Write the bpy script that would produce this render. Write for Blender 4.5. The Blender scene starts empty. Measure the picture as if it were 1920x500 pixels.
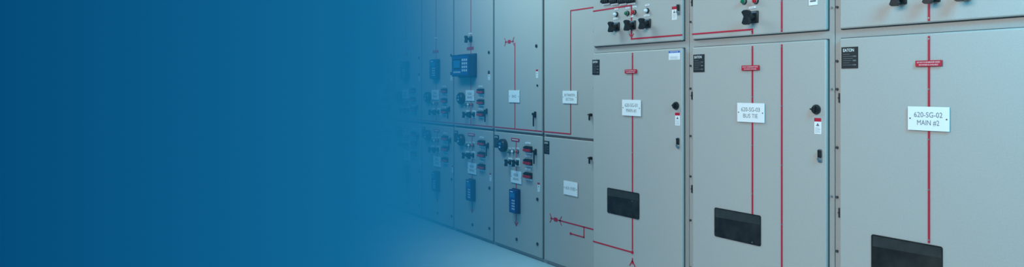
import bpy, bmesh, math
from mathutils import Vector, Matrix

# ------------------------------------------------------------------ measures
TH = math.radians(57.6); F = 1355.0; V = 100.0; HY = 161.0; CAMH = 1.385
DF = 3.05          # camera distance to the front cabinet row
DL = 3.24          # camera distance to the set-back cabinet row
YF = 0.0; YL = DL - DF

def PX(x, D):  # distance along the row for a measured point on a plane at distance D
    return D/math.tan(TH) - D*F/math.sin(TH)**2/(x-V)
def PZ(x, y, D):
    return CAMH - (y-HY)*D/(math.sin(TH)*(x-V))

# ------------------------------------------------------------------ materials
def mat(name, col, rough=0.5, metal=0.0, noise=0.0, nscale=60, bump=0.0, spec=0.5, emit=None):
    m = bpy.data.materials.new(name); m.use_nodes = True
    nt = m.node_tree; b = nt.nodes["Principled BSDF"]
    b.inputs["Base Color"].default_value = (*col, 1)
    b.inputs["Roughness"].default_value = rough
    b.inputs["Metallic"].default_value = metal
    b.inputs["Specular IOR Level"].default_value = spec
    if emit:
        b.inputs["Emission Color"].default_value = (*col, 1)
        b.inputs["Emission Strength"].default_value = emit
    if noise or bump:
        tc = nt.nodes.new("ShaderNodeTexCoord")
        n = nt.nodes.new("ShaderNodeTexNoise"); n.inputs["Scale"].default_value = nscale
        n.inputs["Detail"].default_value = 3
        nt.links.new(tc.outputs["Object"], n.inputs["Vector"])
        if noise:
            r = nt.nodes.new("ShaderNodeMapRange")
            r.inputs["From Min"].default_value = 0.25; r.inputs["From Max"].default_value = 0.75
            r.inputs["To Min"].default_value = 1-noise; r.inputs["To Max"].default_value = 1+noise
            nt.links.new(n.outputs["Fac"], r.inputs["Value"])
            mx = nt.nodes.new("ShaderNodeVectorMath"); mx.operation = 'SCALE'
            mx.inputs[0].default_value = col
            nt.links.new(r.outputs["Result"], mx.inputs["Scale"])
            nt.links.new(mx.outputs["Vector"], b.inputs["Base Color"])
        if bump:
            bp = nt.nodes.new("ShaderNodeBump"); bp.inputs["Strength"].default_value = bump
            bp.inputs["Distance"].default_value = 0.002
            nt.links.new(n.outputs["Fac"], bp.inputs["Height"])
            nt.links.new(bp.outputs["Normal"], b.inputs["Normal"])
    return m

M_PAINT = mat("grey_enamel", (0.43, 0.425, 0.405), 0.42, noise=0.05, nscale=150, spec=0.4)
M_BODY = mat("grey_enamel_frame", (0.38, 0.378, 0.365), 0.5, noise=0.04, nscale=120, spec=0.3)
M_GAP = mat("dark_gap", (0.05, 0.055, 0.058), 0.9)
M_RED = mat("red_mimic_strip", (0.50, 0.010, 0.040), 0.45)
M_REDT = mat("red_plastic", (0.50, 0.01, 0.035), 0.4)
M_REDD = mat("dark_red_lever", (0.52, 0.010, 0.03), 0.35)
M_WHITE = mat("white_plastic", (0.84, 0.86, 0.87), 0.4)
M_BLACK = mat("black_plastic", (0.012, 0.014, 0.016), 0.35)
M_BLACK2 = mat("black_enamel_plate", (0.014, 0.016, 0.018), 0.5)
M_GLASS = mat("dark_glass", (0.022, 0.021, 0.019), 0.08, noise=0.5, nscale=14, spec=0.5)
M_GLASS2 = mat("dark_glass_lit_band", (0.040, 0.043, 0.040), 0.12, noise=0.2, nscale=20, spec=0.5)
M_METAL = mat("screw_metal", (0.55, 0.55, 0.55), 0.3, metal=0.9)
M_DMETAL = mat("dark_metal", (0.10, 0.10, 0.10), 0.4, metal=0.6)
M_BLUE = mat("blue_device_face", (0.014, 0.070, 0.25), 0.4)
M_BLUED = mat("dark_blue_device_case", (0.012, 0.036, 0.11), 0.4)
M_SCREEN = mat("lcd_screen", (0.03, 0.17, 0.36), 0.25)
M_KEY = mat("grey_key", (0.52, 0.58, 0.64), 0.5)
M_NOTICE = mat("notice_blue", (0.02, 0.13, 0.50), 0.5)
M_TEXT = mat("engraved_grey", (0.15, 0.16, 0.17), 0.6)
M_GREEN = mat("green_lens", (0.0, 0.16, 0.07), 0.2)
M_REDL = mat("red_lens", (0.55, 0.01, 0.02), 0.2)
M_FLOOR = mat("pale_concrete", (0.47, 0.62, 0.66), 0.45, noise=0.05, nscale=3)
M_WALL = mat("painted_wall", (0.30, 0.36, 0.40), 0.8, noise=0.03, nscale=5)

# ------------------------------------------------------------------ builders
ORIG = {}
coll = bpy.context.scene.collection
_tc = {}
def text_geo(s, bold=0.0):
    if (s, bold) in _tc: return _tc[(s, bold)]
    cu = bpy.data.curves.new("t", 'FONT'); cu.body = s; cu.align_x = 'CENTER'; cu.resolution_u = 3; cu.offset = bold
    o = bpy.data.objects.new("t", cu); coll.objects.link(o)
    dg = bpy.context.evaluated_depsgraph_get()
    me = bpy.data.meshes.new_from_object(o.evaluated_get(dg))
    vs = [v.co.copy() for v in me.vertices]; fs = [tuple(p.vertices) for p in me.polygons]
    bpy.data.objects.remove(o); bpy.data.curves.remove(cu); bpy.data.meshes.remove(me)
    xs = [v.x for v in vs]; ys = [v.y for v in vs]
    _tc[(s, bold)] = (vs, fs, min(xs), max(xs), min(ys), max(ys))
    return _tc[(s, bold)]

class B:
    def __init__(s, yface): s.bm = bmesh.new(); s.mats = []; s.y = yface
    def mi(s, m):
        if m not in s.mats: s.mats.append(m)
        return s.mats.index(m)
    def prism(s, pts, d0, d1, m, bevel=0, pts2=None):
        a = [s.bm.verts.new((p[0], s.y-d0, p[1])) for p in pts]
        b = [s.bm.verts.new((p[0], s.y-d1, p[1])) for p in (pts2 or pts)]
        n = len(pts); i = s.mi(m); fs = []
        fs.append(s.bm.faces.new(a)); fs.append(s.bm.faces.new(list(reversed(b))))
        for k in range(n):
            fs.append(s.bm.faces.new([a[k], b[k], b[(k+1) % n], a[(k+1) % n]]))
        bmesh.ops.recalc_face_normals(s.bm, faces=fs)
        for f in fs: f.material_index = i
        if bevel:
            es = set(e for e in fs[1].edges)
            for f in fs[2:]:
                for e in f.edges:
                    if e not in fs[0].edges: es.add(e)
            r = bmesh.ops.bevel(s.bm, geom=list(es), offset=bevel, segments=3, affect='EDGES', profile=0.5)
            for f in r['faces']: f.material_index = i; f.smooth = True
    def box(s, x0, x1, z0, z1, d0, d1, m, bevel=0):
        s.prism([(x0, z0), (x1, z0), (x1, z1), (x0, z1)], d0, d1, m, bevel)
    def rrect(s, x0, x1, z0, z1, r, d0, d1, m, bevel=0):
        pts = []
        for cx, cz, a0 in ((x1-r, z1-r, 0), (x0+r, z1-r, 90), (x0+r, z0+r, 180), (x1-r, z0+r, 270)):
            for k in range(5):
                a = math.radians(a0+k*22.5); pts.append((cx+r*math.cos(a), cz+r*math.sin(a)))
        s.prism(pts, d0, d1, m, bevel)
    def cyl(s, x, z, r, d0, d1, m, seg=24, r2=None, sz=1.0):
        r2 = r if r2 is None else r2
        p = [(x+r*math.cos(2*math.pi*k/seg), z+sz*r*math.sin(2*math.pi*k/seg)) for k in range(seg)]
        q = [(x+r2*math.cos(2*math.pi*k/seg), z+sz*r2*math.sin(2*math.pi*k/seg)) for k in range(seg)]
        s.prism(p, d0, d1, m, 0, q)
    def line(s, pts, w, m, d0=0.0, d1=0.002):
        for (ax, az), (bx, bz) in zip(pts[:-1], pts[1:]):
            dx, dz = bx-ax, bz-az; L = math.hypot(dx, dz); ux, uz = dx/L, dz/L; nx, nz = -uz*w/2, ux*w/2
            ex, ez = ux*w/2, uz*w/2
            s.prism([(ax-ex-nx, az-ez-nz), (bx+ex-nx, bz+ez-nz), (bx+ex+nx, bz+ez+nz), (ax-ex+nx, az-ez+nz)], d0, d1, m)
    def text(s, t, x, z, d, m, w=None, h=None, bold=0.0):
        vs, fs, x0, x1, y0, y1 = text_geo(t, bold)
        hh = text_geo("H")
        sc_y = (h/(hh[5]-hh[4])) if h else None
        sc_x = (w/(x1-x0)) if w else sc_y
        if sc_y is None: sc_y = sc_x
        i = s.mi(m); cx = (x0+x1)/2; cy = (hh[4]+hh[5])/2
        nv = [s.bm.verts.new((x+(v.x-cx)*sc_x, s.y-d-0.0004, z+(v.y-cy)*sc_y)) for v in vs]
        for f in fs:
            try:
                ff = s.bm.faces.new([nv[k] for k in f]); ff.material_index = i
            except ValueError: pass
    def done(s, name, parent=None, origin=None, label=None):
        if origin is None:
            lo = Vector((1e9,)*3); hi = Vector((-1e9,)*3)
            for v in s.bm.verts:
                for k in range(3): lo[k] = min(lo[k], v.co[k]); hi[k] = max(hi[k], v.co[k])
            origin = Vector(((lo.x+hi.x)/2, hi.y, (lo.z+hi.z)/2))
        origin = Vector(origin)
        bmesh.ops.translate(s.bm, vec=-origin, verts=s.bm.verts)
        me = bpy.data.meshes.new(name); s.bm.to_mesh(me); s.bm.free()
        for m in s.mats: me.materials.append(m)
        o = bpy.data.objects.new(name, me); coll.objects.link(o)
        ORIG[o.name] = origin
        if parent:
            o.parent = parent; o.location = origin-ORIG[parent.name]
        else: o.location = origin
        if label: o["label"] = label
        return o

# ------------------------------------------------------------------ devices (all children of a door)
def nameplate(door, y, x0, x1, z0, z1, lines, label=None, d=0.0, hs=0.21):
    b = B(y); b.box(x0, x1, z0, z1, d, d+0.004, M_WHITE, 0.001)
    w = x1-x0; h = z1-z0
    n = len(lines)
    for i, t in enumerate(lines):
        zc = z0+h*(1-(i+1)/(n+1)) if n > 1 else z0+h/2
        if n > 1: zc = z0+h*(.665 if i == 0 else .335)
        b.text(t, (x0+x1)/2, zc, d+0.004, M_TEXT, w=w*min(0.72, 0.076*len(t)), h=h*hs)
    for sx in (x0+w*.06, x1-w*.06):
        b.cyl(sx, (z0+z1)/2, h*0.03, d+.004, d+0.0055, M_DMETAL, 10)
    return b.done("nameplate", door, label=label or ("white engraved nameplate"))

def warning_plate(door, y, x0, x1, z0, z1):
    b = B(y); b.box(x0, x1, z0, z1, 0, 0.004, M_REDT, 0.0008)
    w = x1-x0; h = z1-z0
    b.text("DO NOT CLOSE BREAKER UNLESS", (x0+x1)/2, z0+h*.70, .004, M_WHITE, w=w*.86, h=h*.22)
    b.text("TIE POWER IS AVAILABLE", (x0+x1)/2, z0+h*.28, .004, M_WHITE, w=w*.72, h=h*.22)
    return b.done("warning_plate", door, label="red warning plate with white lettering")

def maker_plate(door, y, x0, x1, z0, z1):
    b = B(y); b.box(x0, x1, z0, z1, 0, 0.003, M_BLACK2)
    w = x1-x0; h = z1-z0
    b.text("EATON", x0+w*.44, z1-h*.15, .003, M_WHITE, w=w*.66, h=h*.14, bold=.012)
    for k in range(6):
        zz = z1-h*(.34+.10*k)
        b.box(x0+w*.1, x0+w*(.5+.1*((k*7) % 4)), zz-h*.009, zz+h*.009, .003, .0036, M_TEXT)
        if k % 2: b.box(x0+w*.7, x0+w*.9, zz-h*.03, zz+h*.03, .003, .0036, M_TEXT)
    return b.done("rating_plate", door, label="small black maker's rating plate")

def sticker(door, y, x0, x1, z0, z1, head=M_REDT, name="warning_sticker", label="red and white warning sticker"):
    b = B(y); b.box(x0, x1, z0, z1, 0, 0.0012, M_WHITE)
    w = x1-x0; h = z1-z0
    b.box(x0, x1, z1-h*.22, z1, 0.0012, 0.0018, head)
    if head is M_NOTICE: b.text("NOTICE", (x0+x1)/2, z1-h*.11, .0018, M_WHITE, w=w*.7, h=h*.13)
    else:
        b.prism([((x0+x1)/2-w*.25, z0+h*.5), ((x0+x1)/2+w*.25, z0+h*.5), ((x0+x1)/2, z0+h*.7)], .0012, .0018, M_TEXT)
    for k in range(4):
        zz = z0+h*(.1+.09*k)
        b.box(x0+w*.12, x1-w*(.12+.1*(k % 2)), zz, zz+h*.02, .0012, .0016, M_METAL)
    return b.done(name, door, label=label)

def tag(door, y, x, z, w=.05, h=.014):
    b = B(y); b.box(x-w/2, x+w/2, z-h/2, z+h/2, 0, .003, M_WHITE)
    b.box(x-w*.35, x+w*.35, z-h*.10, z+h*.10, .003, .0034, M_TEXT)
    return b.done("tag", door, label="small white tag")

def lamp(door, y, x, z, lens, r=.013):
    b = B(y); b.cyl(x, z, r*1.25, 0, .008, M_BLACK, 20); b.cyl(x, z, r*1.05, .008, .014, M_METAL, 20)
    b.cyl(x, z, r*.9, .014, .022, lens, 20, r2=r*.75); b.cyl(x, z, r*.75, .022, .027, lens, 20, r2=r*.3)
    return b.done("indicator_light", door)

def ctrl(door, y, x, z, s=1.0, plate=False):
    b = B(y)
    if plate: b.box(x-.038*s, x+.038*s, z-.038*s, z+.044*s, 0, .003, M_WHITE)
    b.box(x-.026*s, x+.026*s, z-.028*s, z+.028*s, .0, .010*s, M_BLACK, .003*s)
    b.box(x-.020*s, x+.020*s, z+.018*s, z+.025*s, .010*s, .011*s, M_METAL)
    b.cyl(x, z, .015*s, .010*s, .05*s, M_BLACK, 20, r2=.011*s)
    b.prism([(x-.022*s, z+.022*s), (x-.009*s, z), (x-.020*s, z-.03*s), (x-.01*s, z-.038*s), (x+.012*s, z-.038*s), (x+.020*s, z-.026*s),
             (x+.010*s, z), (x+.022*s, z+.022*s), (x+.010*s, z+.03*s), (x-.010*s, z+.03*s)], .045*s, .064*s, M_BLACK)
    return b.done("control_switch", door, label="black rotary control switch with pistol grip")

def test_switch(door, y, x, z, s=1.0, red=True):
    b = B(y)
    b.box(x-.053*s, x+.053*s, z-.026*s, z+.028*s, 0, .016*s, M_BLACK, .003*s)
    for k in range(4):
        xx = x-.040*s+k*.0265*s
        b.box(xx-.008*s, xx+.008*s, z+.006*s, z+.022*s, .016*s, .034*s, M_BLACK, .002*s)
        b.box(xx-.010*s, xx+.010*s, z-.020*s, z+.004*s, .016*s, .036*s, M_REDD if red else M_BLACK, .002*s)
    b.box(x-.045*s, x+.045*s, z-.042*s, z-.028*s, 0, .008*s, M_WHITE)
    return b.done("test_switch", door, label="black test switch block with red levers" if red else "black terminal block")

def meter(door, y, x, z, s=1.0):
    b = B(y)
    b.cyl(x, z, .055*s, 0, .03*s, M_BLACK, 32); b.cyl(x, z, .05*s, .03*s, .042*s, M_BLACK, 32, r2=.043*s)
    b.rrect(x-.026*s, x+.026*s, z-.030*s, z+.032*s, .006*s, .042*s, .045*s, M_BLUED)
    b.box(x-.018*s, x+.018*s, z+.006*s, z+.024*s, .045*s, .046*s, M_METAL)
    b.cyl(x, z-.014*s, .007*s, .045*s, .05*s, M_WHITE, 14)
    return b.done("panel_meter", door, label="round black panel meter")

def relay(door, y, x, z, w=.10, h=.19, dp=.045):
    b = B(y)
    b.rrect(x-w/2-.006, x+w/2+.006, z-h/2-.006, z+h/2+.006, .008, 0, .012, M_BLUED)
    b.rrect(x-w/2, x+w/2, z-h/2, z+h/2, .008, .012, dp, M_BLUED)
    b.rrect(x-w*.46, x+w*.46, z-h*.47, z+h*.47, .006, dp, dp+.002, M_BLUE)
    b.box(x-w*.36, x+w*.36, z+h*.16, z+h*.36, dp+.002, dp+.003, M_SCREEN)
    b.box(x-w*.3, x+w*.1, z+h*.40, z+h*.43, dp+.002, dp+.003, M_WHITE)
    for r in range(4):
        for c in range(2):
            xx = x+w*(.06+.24*c); zz = z+h*(.04-.12*r)
            b.box(xx-w*.075, xx+w*.075, zz-h*.032, zz+h*.032, dp+.002, dp+.005, M_KEY)
    for r in range(4): b.cyl(x-w*.28, z+h*(.04-.11*r), w*.035, dp+.002, dp+.004, M_REDL if r % 2 else M_GREEN, 10)
    return b.done("protective_relay", door, label="blue protective relay with screen and keypad")

def relay_wide(door, y, x, z, w=.33, h=.20, dp=.08):
    b = B(y)
    b.rrect(x-w/2-.008, x+w/2+.008, z-h/2-.008, z+h/2+.008, .008, 0, .012, M_BLUED)
    b.rrect(x-w/2, x+w/2, z-h/2, z+h/2, .01, .012, dp, M_BLUED)
    b.rrect(x-w*.47, x+w*.47, z-h*.44, z+h*.44, .01, dp, dp+.003, M_BLUE)
    b.box(x-w*.40, x+w*.04, z-h*.16, z+h*.30, dp+.003, dp+.005, M_BLACK)
    b.box(x-w*.37, x+w*.01, z-h*.10, z+h*.24, dp+.005, dp+.006, M_SCREEN)
    for r in range(4):
        for c in range(3):
            xx = x+w*(.16+.11*c); zz = z+h*(.25-.16*r)
            b.box(xx-w*.035, xx+w*.035, zz-h*.05, zz+h*.05, dp+.003, dp+.006, M_KEY)
    for c in range(5):
        xx = x-w*(.34-.085*c); b.box(xx-w*.025, xx+w*.025, z-h*.34, z-h*.26, dp+.003, dp+.006, M_KEY)
    return b.done("feeder_monitor", door, label="wide dark blue monitoring unit with keypad")

def lever(door, y, x, z, h=.12):
    b = B(y)
    b.rrect(x-.011, x+.011, z+h*.1, z+h*.5, .005, 0, .008, M_BLACK)
    b.cyl(x, z+h*.32, .009, .008, .02, M_BLACK, 18)
    b.prism([(x-.015, z+h*.42), (x-.015, z+h*.26), (x-.002, z+h*.26), (x-.002, z-h*.45), (x+.007, z-h*.5), (x+.009, z+h*.42)], .018, .028, M_BLACK, .003)
    return b.done("door_handle", door, label="black lever door handle")

def latch(door, y, x, z, r=.013):
    b = B(y); b.cyl(x, z, r, 0, .006, M_DMETAL, 18); b.cyl(x, z, r*.7, .006, .009, M_BLACK, 18)
    b.box(x-r*.55, x+r*.55, z-r*.1, z+r*.1, .009, .0095, M_METAL)
    return b.done("latch", door)

def knob(door, y, x, z, r=.021):
    b = B(y); b.cyl(x, z, r*1.12, 0, .005, M_DMETAL, 28); b.cyl(x, z, r, .005, .016, M_BLACK, 28, r2=r*.85)
    b.box(x-r*.22, x+r*.22, z-r*.75, z+r*.75, .016, .024, M_BLACK, .002)
    b.prism([(x-r*.5, z-r*.15), (x-r*.5, z+r*.15), (x-r*1.5, z+r*.22), (x-r*1.5, z-r*.08)], .002, .008, M_BLACK)
    return b.done("door_knob", door, label="round black turn knob")

def hasp(door, y, x, z):
    b = B(y); b.rrect(x-.012, x+.012, z-.032, z+.032, .008, 0, .004, M_METAL)
    b.rrect(x-.007, x+.007, z-.020, z+.028, .005, .004, .012, M_BLACK)
    b.cyl(x, z-.014, .008, .004, .016, M_METAL, 14)
    b.prism([(x-.004, z+.028), (x+.004, z+.028), (x+.010, z+.002), (x+.002, z+.002)], .012, .018, M_BLACK)
    return b.done("lock", door, label="small metal lock with black lever")

def window(door, y, x0, x1, z0, z1):
    b = B(y)
    b.rrect(x0, x1, z0, z1, .010, 0, .003, M_GLASS)
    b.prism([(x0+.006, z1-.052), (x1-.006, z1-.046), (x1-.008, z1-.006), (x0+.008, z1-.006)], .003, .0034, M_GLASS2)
    return b.done("viewing_window", door, label="dark glass viewing window with rounded corners")

def arrow_down(b, x, z, s, m=M_RED):
    b.line([(x-s, z+s*1.3), (x, z)], .007, m); b.line([(x+s, z+s*1.3), (x, z)], .007, m)

def fuse_symbol(b, xc, zc, L):
    b.line([(xc-L*.62, zc), (xc+L*.62, zc)], .007, M_RED)
    b.box(xc-L*.18, xc+L*.18, zc-.014, zc+.014, .0, .003, M_RED)
    for sx in (-1, 1):
        b.line([(xc+sx*L*.45, zc), (xc+sx*L*.68, zc+.032)], .006, M_RED)
        b.line([(xc+sx*L*.45, zc), (xc+sx*L*.68, zc-.032)], .006, M_RED)

# ------------------------------------------------------------------ cabinets
HT = 2.42
def cabinet(X0, X1, y, label, base_z=0.0, depth=1.0):
    e = bpy.data.objects.new("switchgear_cabinet", None); coll.objects.link(e)
    e.empty_display_size = .2
    o = Vector(((X0+X1)/2, y+.03+depth/2, 0)); e.location = o; ORIG[e.name] = o
    e["label"] = label; e["category"] = "electrical cabinet"; e["group"] = "switchgear cabinets in the row"
    b = B(y)
    b.box(X0+.0015, X1-.0015, 0, HT, -.03-depth, -.022, M_BODY, .003)
    return e, b

def door(cab, y, x0, x1, z0, z1, bev=.007):
    b = B(y)
    b.box(x0-.003, x1+.003, z0-.003, z1+.003, -.0215, -.016, M_GAP)
    b.box(x0, x1, z0, z1, -.016, 0, M_PAINT, bev)
    return b.done("door", cab, origin=(x0, y+.02, (z0+z1)/2), label="grey enamelled steel door")

def strip(door_, y, fn):
    b = B(y); fn(b); return b.done("mimic_line", door_, label="red mimic diagram line")

# ---- front row
fx = lambda x, d=0: PX(x, DF-d)
fz = lambda x, yy, d=0: PZ(x, yy, DF-d)
ZT = CAMH + .0603*DF/math.sin(TH); ZP = CAMH + .0725*DF/math.sin(TH)
XB = [fx(1108), fx(1287), fx(1560)]; XB.append(XB[2]+.914)
LW = .0085
def rect(x0, x1, y0, y1, f=fx, g=fz):
    xm = (x0+x1)/2
    return f(x0), f(x1), g(xm, y1), g(xm, y0)

front = []
for i in range(3):
    labels = ["grey steel switchgear cabinet with nameplate MAIN #1 beside the set-back row",
              "grey steel switchgear cabinet with bus tie nameplate and two red lines",
              "grey steel switchgear cabinet with large nameplate MAIN #2"]
    X0, X1 = XB[i], XB[i+1]
    cab, b = cabinet(X0, X1, YF, labels[i])
    for zz in (.35, .62, .87, 1.10, 1.37, 1.50, 1.75, 2.0):
        b.cyl(X0+.013, zz, .006, -.022, -.014, M_DMETAL, 12)
        if i and int(zz*100) % 2 == 1: b.cyl(X1-.013, zz, .005, -.022, -.016, M_METAL, 12)
    for zz in (.28, .80, 1.33, 1.86):
        b.cyl(X0+.025, zz, .004, -.022, -.010, M_DMETAL, 12)
        b.box(X0+.022, X0+.028, zz-.022, zz+.022, -.021, -.014, M_DMETAL)
    b.done("body", cab, origin=ORIG[cab.name], label="grey enamelled steel enclosure")
    xl = [fx(1112), fx(1298), fx(1574)][i]; xr = [fx(1279), fx(1549), X1-.022][i]
    lo = door(cab, YF, xl, xr, .09, ZT)
    up = door(cab, YF, xl, xr, ZP, HT-.03)
    front.append((cab, lo, up, xl, xr))

c1, lo1, up1, xl1, xr1 = front[0]
c2, lo2, up2, xl2, xr2 = front[1]
c3, lo3, up3, xl3, xr3 = front[2]
SCR = M_METAL
def vline(b, x, z0, z1, w=LW, n=4):
    b.box(x-w/2, x+w/2, z0, z1, 0, .0025, M_RED)
    for k in range(n+1):
        zz = z0+.012+(z1-z0-.024)*k/n
        b.cyl(x, zz, .0035, .0025, .004, SCR, 8)

def m1(b):
    x = fx(1186); vline(b, x, fz(1187, 472), ZT-.012)
    b.line([(xl1+.004, fz(1113, 452)), (x, fz(1187, 473))], LW, M_RED)
    b.cyl(x, fz(1187, 473), .010, 0, .0045, M_RED, 14)
    z = fz(1187, 488); b.line([(x, z+.012), (x, z-.02)], .007, M_RED)
    b.line([(x, z), (x-.024, z-.035)], .007, M_RED); b.line([(x, z), (x+.024, z-.035)], .007, M_RED)
strip(lo1, YF, m1)
def m1u(b):
    x = fx(1184); zt = fz(1184, 10); zb = fz(1184, 73)
    b.line([(xl1+.004, zt-.004), (x, zt)], LW, M_RED); vline(b, x, zb, zt, n=2)
    b.line([(x, zb), (xr1-.004, zb)], LW, M_RED)
    b.line([(x-.018, zb+.03), (x, zb+.008)], .006, M_RED); b.line([(x+.018, zb+.03), (x, zb+.008)], .006, M_RED)
strip(up1, YF, m1u)
def m2(b):
    vline(b, fx(1411), fz(1411, 458), ZT-.012); vline(b, fx(1466), .10, ZT-.012, n=5)
strip(lo2, YF, m2)
def m2u(b):
    x = fx(1411); z = fz(1411, 55)
    b.line([(xl2+.004, z), (x, z)], LW, M_RED); vline(b, x, ZP+.006, z, n=1)
    vline(b, fx(1466), ZP+.006, HT-.04, n=5)
strip(up2, YF, m2u)
strip(lo3, YF, lambda b: vline(b, fx(1742), fz(1742, 455), ZT-.012))
strip(up3, YF, lambda b: vline(b, fx(1742), ZP+.006, HT-.04))

nameplate(lo1, YF, *rect(1168, 1203, 187, 217), ["620-SG-01", "MAIN #1"], "white nameplate reading 620-SG-01 MAIN #1", d=.0045)
nameplate(lo2, YF, *rect(1384, 1435, 193, 229), ["620-SG-03", "BUS TIE"], "white nameplate reading 620-SG-03 BUS TIE", d=.0045)
nameplate(lo3, YF, *rect(1704, 1782, 200, 245), ["620-SG-02", "MAIN #2"], "white nameplate reading 620-SG-02 MAIN #2", d=.0045)
for dr, r in ((lo1, (1173, 1195, 130, 137.5)), (lo2, (1392, 1425, 122.5, 132)), (lo3, (1718, 1768, 113, 124.5))):
    x0, x1, z0, z1 = rect(*r); b0 = warning_plate(dr, YF-.0045, x0, x1, z0, z1)
for dr, r in ((lo1, (1110, 1124, 112, 140)), (lo2, (1299, 1321, 102, 135)), (lo3, (1576, 1609, 88, 128))):
    x0, x1, z0, z1 = rect(*r); maker_plate(dr, YF, x0+.006, x1, z0, z1)
x0, x1, z0, z1 = rect(1254, 1275, 93.5, 112); sticker(lo1, YF, x0, x1, z0, z1-.006, M_NOTICE, "notice_sticker", "blue and white notice sticker")
sticker(lo1, YF, *rect(1266, 1275, 211, 235)); sticker(lo2, YF, *rect(1527, 1540, 221, 251))
sticker(up1, YF, *rect(1260, 1269, 12, 37))
knob(lo1, YF, fx(1268), fz(1268, 198)); knob(lo2, YF, fx(1531), fz(1531, 205))
knob(lo3, YF, xr3-.04, fz(1531, 205))
hasp(lo1, YF, fx(1272), fz(1272, 268)); hasp(lo2, YF, fx(1538), fz(1538, 292)); hasp(up1, YF, fx(1273), fz(1273, 18))
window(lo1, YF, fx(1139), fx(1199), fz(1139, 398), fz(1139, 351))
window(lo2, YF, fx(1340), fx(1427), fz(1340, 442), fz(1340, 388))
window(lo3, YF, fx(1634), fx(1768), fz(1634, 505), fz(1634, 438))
# top panels
for px, py in ((1157, 50), (1187, 47), (1215, 44)): ctrl(up1, YF, fx(px), fz(px, py), .98)
for px, py in ((1155, 38), (1183, 34), (1213, 32)): tag(up1, YF, fx(px), fz(px, py-3), .045, .011)
for px, py, m in ((1156, 27, M_WHITE), (1177, 25, M_GREEN), (1190, 23, M_REDL), (1214, 20, M_WHITE)):
    lamp(up1, YF, fx(px), fz(px, py), m); tag(up1, YF, fx(px), fz(px, py)+.034, .035, .010)
for px in (1137, 1153, 1169): test_switch(up1, YF, fx(px), fz(px, 1), .7, False)
test_switch(up1, YF, fx(1184), fz(1184, 0), .7, False)
ctrl(up2, YF, fx(1414), fz(1414, 32), 1.1)
tag(up2, YF, fx(1411), fz(1411, 14), .04, .010)
lamp(up2, YF, fx(1396), fz(1396, 3), M_GREEN); lamp(up2, YF, fx(1418), fz(1418, 2), M_REDL)
tag(up2, YF, fx(1525), fz(1525, 2), .045, .04)
for px, py in ((1690, -3), (1752, -8), (1812, -13)): ctrl(up3, YF, fx(px), fz(px, py), .95)

# ---- set-back row
gx = lambda x, d=0: PX(x, DL-d)
gz = lambda x, yy, d=0: PZ(x, yy, DL-d)
bx = [1018, 925, 850, 790, 738]
XL = [gx(v) for v in bx]
while len(XL) < 12: XL.append(XL[-1]-.735)
ZM = CAMH-.1002*DL/math.sin(TH)
ZB = .03
X_RIGHT = XB[0]-.004
ZR = gz(1070, 251)
LLW = .0085

def rel(xref, X0):
    off = X0-gx(xref)
    return (lambda px, d=0: gx(px, d)+off)

def lower_devices(dr, X0, full=True):
    f = rel(925, X0); y = YL
    def m(b):
        x = f(968); b.box(x-LLW/2, x+LLW/2, gz(968, 421), gz(968, 265), 0, .0022, M_RED)
        arrow_down(b, x, gz(968, 423), .022)
    strip(dr, y, m)
    b = B(y); xa, xb = f(959), f(974); za = gz(966, 264.5); zb = gz(966, 259)
    b.box(xa, xb, za, zb, .0, .004, M_REDT); b.box(xa+.015, xb-.015, (za+zb)/2-.003, (za+zb)/2+.003, .004, .0045, M_WHITE)
    b.done("warning_plate", dr)
    maker_plate(dr, y, f(927), f(935.5), gz(931, 276), gz(931, 253))
    meter(dr, y, f(945.5), gz(945, 272))
    for px, py in ((989, 279), (989, 303), (989, 328)):
        test_switch(dr, y, f(px+3), gz(px, py), .92); tag(dr, y, f(px+1), gz(px, py-11), .07, .016)
    for px, py in ((954, 303), (968, 304)): ctrl(dr, y, f(px+3), gz(px, py), .82, True)
    for px, mm in ((956, M_GREEN), (963, M_WHITE), (971, M_REDL)):
        lamp(dr, y, f(px), gz(px, 284), mm, .012); tag(dr, y, f(px), gz(px, 278), .036, .012)
    lever(dr, y, f(1005), gz(1005, 293))
    x0, x1 = f(959), f(978.5)
    nameplate(dr, y, x0, x1, gz(968, 343), gz(968, 320), ["FEEDER", "BREAKER"], d=.003)
    relay(dr, y, f(969), gz(969, 376))
    sticker(dr, y, f(1008), f(1012), gz(1010, 359), gz(1010, 342))
    for px, py in ((1008, 373), (969, 448), (1008, 457)): latch(dr, y, f(px), gz(px, py))

def upper_devices(dr, X0, wide):
    f = rel(850, X0); y = YL
    def m(b):
        x = f(883); b.box(x-LLW/2, x+LLW/2, ZR, HT-.05, 0, .0022, M_RED)
    strip(dr, y, m)
    tag(dr, y, f(882), gz(882, 63), .06, .012)
    b = B(y); xa, xb = f(876), f(888); za = gz(882, 93); zb = gz(882, 88)
    b.box(xa, xb, za, zb, 0, .004, M_REDT); b.done("warning_plate", dr)
    if wide:
        ctrl(dr, y, f(883), gz(883, 73), .95)
        relay_wide(dr, y, f(877), gz(877, 123))
    else: relay(dr, y, f(884), gz(883, 127), w=.14)
    meter(dr, y, f(867), gz(865, 184))
    for px, py in ((901, 171), (901, 191), (901, 213)):
        test_switch(dr, y, f(px+2), gz(px, py), .88); tag(dr, y, f(px), gz(px, py-9), .07, .014)
    for px, py in ((876, 214), (888, 214)): ctrl(dr, y, f(px+1), gz(px, py), .82, True)
    for px, mm in ((874, M_GREEN), (880, M_WHITE), (886, M_REDL)): lamp(dr, y, f(px), gz(px, 196), mm, .011)
    nameplate(dr, y, f(874), f(890), gz(882, 189), gz(882, 169), ["FEEDER", "BREAKER"], d=.003)
    lever(dr, y, f(913), gz(913, 216))
    latch(dr, y, f(917), gz(917, 98)); latch(dr, y, f(917), gz(917, 135))
    sticker(dr, y, f(915), f(919), gz(917, 150), gz(917, 136))

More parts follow.
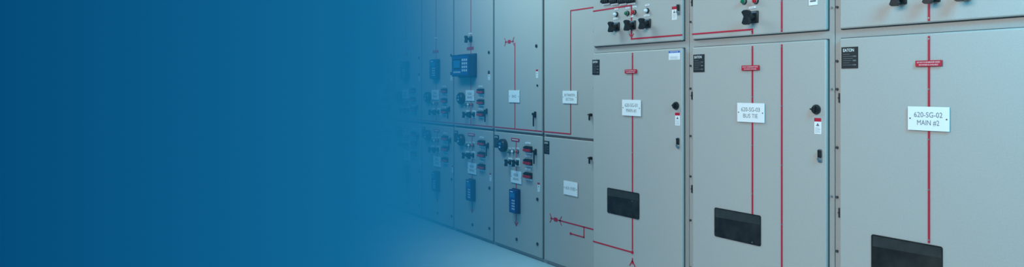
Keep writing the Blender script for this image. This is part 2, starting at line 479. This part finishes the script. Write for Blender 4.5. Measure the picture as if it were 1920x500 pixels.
def tie_line(dr, y, xa, xb, extra=None):
    def m(b):
        b.line([(xa+.004, ZR), (xb-.004, ZR)], LLW, M_RED)
        if extra: extra(b)
    strip(dr, y, m)

rlab = ["grey steel cabinet with two plain doors beside the protruding cabinet",
        "grey steel cabinet with plain upper door and relay on lower door",
        "grey steel cabinet with wide blue monitoring unit on upper door"]
for i in range(9):
    X0 = XL[i]; X1 = X_RIGHT if i == 0 else XL[i-1]
    lab = rlab[i] if i < 3 else "grey steel cabinet with relays, switches and meters on both doors"
    cab, b = cabinet(X0, X1, YL, lab)
    b.done("body", cab, origin=ORIG[cab.name], label="grey enamelled steel enclosure")
    xa, xb = X0+.014, X1-.014
    lo = door(cab, YL, xa, xb, ZB, ZM-.010, .006); up = door(cab, YL, xa, xb, ZM+.006, HT-.03, .006)
    if i == 0:
        def ex(b):
            x = gx(1070); zt = gz(1070, 20)
            b.line([(xa+.004, ZR), (x, ZR)], LLW, M_RED)
            b.box(x-LLW/2, x+LLW/2, ZR, zt, 0, .0022, M_RED); b.line([(x, zt), (xb-.004, zt)], LLW, M_RED)
        strip(up, YL, ex)
        nameplate(up, YL, *rect(1056, 1083, 170, 194, gx, gz), ["BUS TRANSITION", "SECTION"], d=.003)
        nameplate(lo, YL, *rect(1058, 1084, 340, 366, gx, gz), ["AUX. FUSES"], d=.003)
        maker_plate(lo, YL, *rect(1020.5, 1030, 264, 288, gx, gz))
        lever(up, YL, gx(1109), gz(1109, 219), .05); lever(lo, YL, gx(1109), gz(1109, 300), .05)
        def lw(b):
            xf = gx(1042); zf = gz(1042, 411); fuse_symbol(b, xf, zf, .11)
            b.line([(xf+.05, zf), (xb-.004, zf)], LLW, M_RED)
            x = gx(1095); b.line([(x, zf), (x, zf-.075)], LLW, M_RED)
            b.line([(x, zf-.075), (gx(1070), zf-.075)], LLW, M_RED); b.cyl(gx(1070), zf-.075, .01, 0, .003, M_RED, 12)
        strip(lo, YL, lw)
    elif i == 1:
        def ex(b):
            x = gx(965.5); b.box(x-LLW/2, x+LLW/2, ZR, gz(965, 80), 0, .0022, M_RED)
            fuse_symbol(b, gx(955), gz(955, 78), .11)
        tie_line(up, YL, xa, xb, ex)
        nameplate(up, YL, *rect(955, 975, 169, 192, gx, gz), ["SPACE"], d=.003)
        lever(up, YL, gx(1004), gz(1004, 223), .12)
        latch(up, YL, gx(1006), gz(1006, 86)); latch(up, YL, gx(1008), gz(1008, 160), .008)
        sticker(up, YL, *rect(1005, 1009, 130, 146, gx, gz))
        lower_devices(lo, X0)
    else:
        tie_line(up, YL, xa, xb)
        upper_devices(up, X0, i == 2); lower_devices(lo, X0)

# ------------------------------------------------------------------ room
def slab(name, a, b_, m):
    bb = B(0); bb.box(a[0], b_[0], a[2], b_[2], -b_[1], -a[1], m)
    o = bb.done(name, origin=((a[0]+b_[0])/2, (a[1]+b_[1])/2, a[2])); o["kind"] = "structure"; return o
slab("floor", (-16, -6, -.1), (3, 2, 0), M_FLOOR)
slab("ceiling", (-16, -6, 3.3), (3, 2, 3.4), M_WALL)
slab("wall_back", (-16, 1.6, 0), (3, 1.7, 3.3), M_WALL)
slab("wall_front", (-16, -6, 0), (3, -5.9, 3.3), M_WALL)
slab("wall_left", (-16.1, -6, 0), (-16, 2, 3.3), M_WALL)
slab("wall_right", (3, -6, 0), (3.1, 2, 3.3), M_WALL)

# ------------------------------------------------------------------ lights
def area(name, loc, target, sx, sy, e, col):
    l = bpy.data.lights.new(name, 'AREA'); l.shape = 'RECTANGLE'; l.size = sx; l.size_y = sy; l.energy = e; l.color = col
    o = bpy.data.objects.new(name, l); coll.objects.link(o); o.location = loc
    o.rotation_euler = (Vector(target)-Vector(loc)).to_track_quat('-Z', 'Y').to_euler()
    o["label"] = "added area light out of view"; o["category"] = "light"
    return o
area("added_area_light", (-2.0, -4.4, 2.9), (-2.5, 0, 0.95), 3.6, 1.2, 185, (1.0, 0.97, 0.91))  # key light added to light the cabinet fronts evenly
area("added_area_light", (-6.5, -1.3, 3.2), (-6.6, -.1, 0.4), 4.6, 1.0, 330, (0.60, 0.94, 1.0))  # added to brighten the set-back row through the haze
area("added_area_light", (0.2, -1.0, 2.9), (-0.9, 0, 2.0), 0.8, 0.8, 85, (0.05, 0.62, 0.95))  # cyan light added to tint the upper right cabinet

# ------------------------------------------------------------------ world + added glowing haze standing in for a blue fade
w = bpy.data.worlds.new("world"); bpy.context.scene.world = w; w.use_nodes = True
nt = w.node_tree; N = nt.nodes; Lk = nt.links
N["Background"].inputs[0].default_value = (.3, .5, .6, 1); N["Background"].inputs[1].default_value = .3
out = N["World Output"]
geo = N.new("ShaderNodeNewGeometry"); sep = N.new("ShaderNodeSeparateXYZ"); Lk.new(geo.outputs["Position"], sep.inputs[0])
def mr(src, a, b_, c, d, t='SMOOTHSTEP'):
    n = N.new("ShaderNodeMapRange"); n.interpolation_type = t
    n.inputs["From Min"].default_value = a; n.inputs["From Max"].default_value = b_
    n.inputs["To Min"].default_value = c; n.inputs["To Max"].default_value = d
    Lk.new(src, n.inputs["Value"]); return n.outputs["Result"]
def mth(op, a, b_):
    n = N.new("ShaderNodeMath"); n.operation = op
    for i, v in enumerate((a, b_)):
        if hasattr(v, "links"): Lk.new(v, n.inputs[i])
        else: n.inputs[i].default_value = v
    return n.outputs[0]
X, Y = sep.outputs["X"], sep.outputs["Y"]
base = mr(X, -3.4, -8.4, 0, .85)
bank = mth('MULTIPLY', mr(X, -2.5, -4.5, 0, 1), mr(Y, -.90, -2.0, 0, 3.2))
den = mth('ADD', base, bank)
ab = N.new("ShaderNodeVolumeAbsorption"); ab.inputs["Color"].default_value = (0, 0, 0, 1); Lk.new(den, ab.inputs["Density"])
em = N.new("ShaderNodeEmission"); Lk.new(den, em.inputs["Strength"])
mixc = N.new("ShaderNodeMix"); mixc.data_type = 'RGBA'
mixc.inputs["A"].default_value = (.001, .063, .178, 1); mixc.inputs["B"].default_value = (.008, .185, .395, 1)  # dark-to-bright blue fade put into the haze's own emission
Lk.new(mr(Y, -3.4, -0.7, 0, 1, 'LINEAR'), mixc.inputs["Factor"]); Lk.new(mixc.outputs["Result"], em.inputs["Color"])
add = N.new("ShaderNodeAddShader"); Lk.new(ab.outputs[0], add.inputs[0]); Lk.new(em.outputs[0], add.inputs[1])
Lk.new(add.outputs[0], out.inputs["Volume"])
try:
    w.cycles.volume_step_size = 1.0
    bpy.context.scene.cycles.volume_max_steps = 20
    bpy.context.scene.cycles.max_bounces = 3
    bpy.context.scene.cycles.diffuse_bounces = 2
    bpy.context.scene.cycles.volume_bounces = 0
except Exception as e: print(e)

# ------------------------------------------------------------------ camera
cd = bpy.data.cameras.new("camera"); cam = bpy.data.objects.new("camera", cd); coll.objects.link(cam)
cam.location = (0, -DF, CAMH); cam.rotation_euler = (math.pi/2, 0, TH)
cd.sensor_width = 36; cd.lens = 36*F/1920; cd.shift_y = -(250-HY)/1920; cd.shift_x = 0
cd.clip_start = .02
bpy.context.scene.camera = cam
bpy.context.scene.view_settings.view_transform = 'Standard'
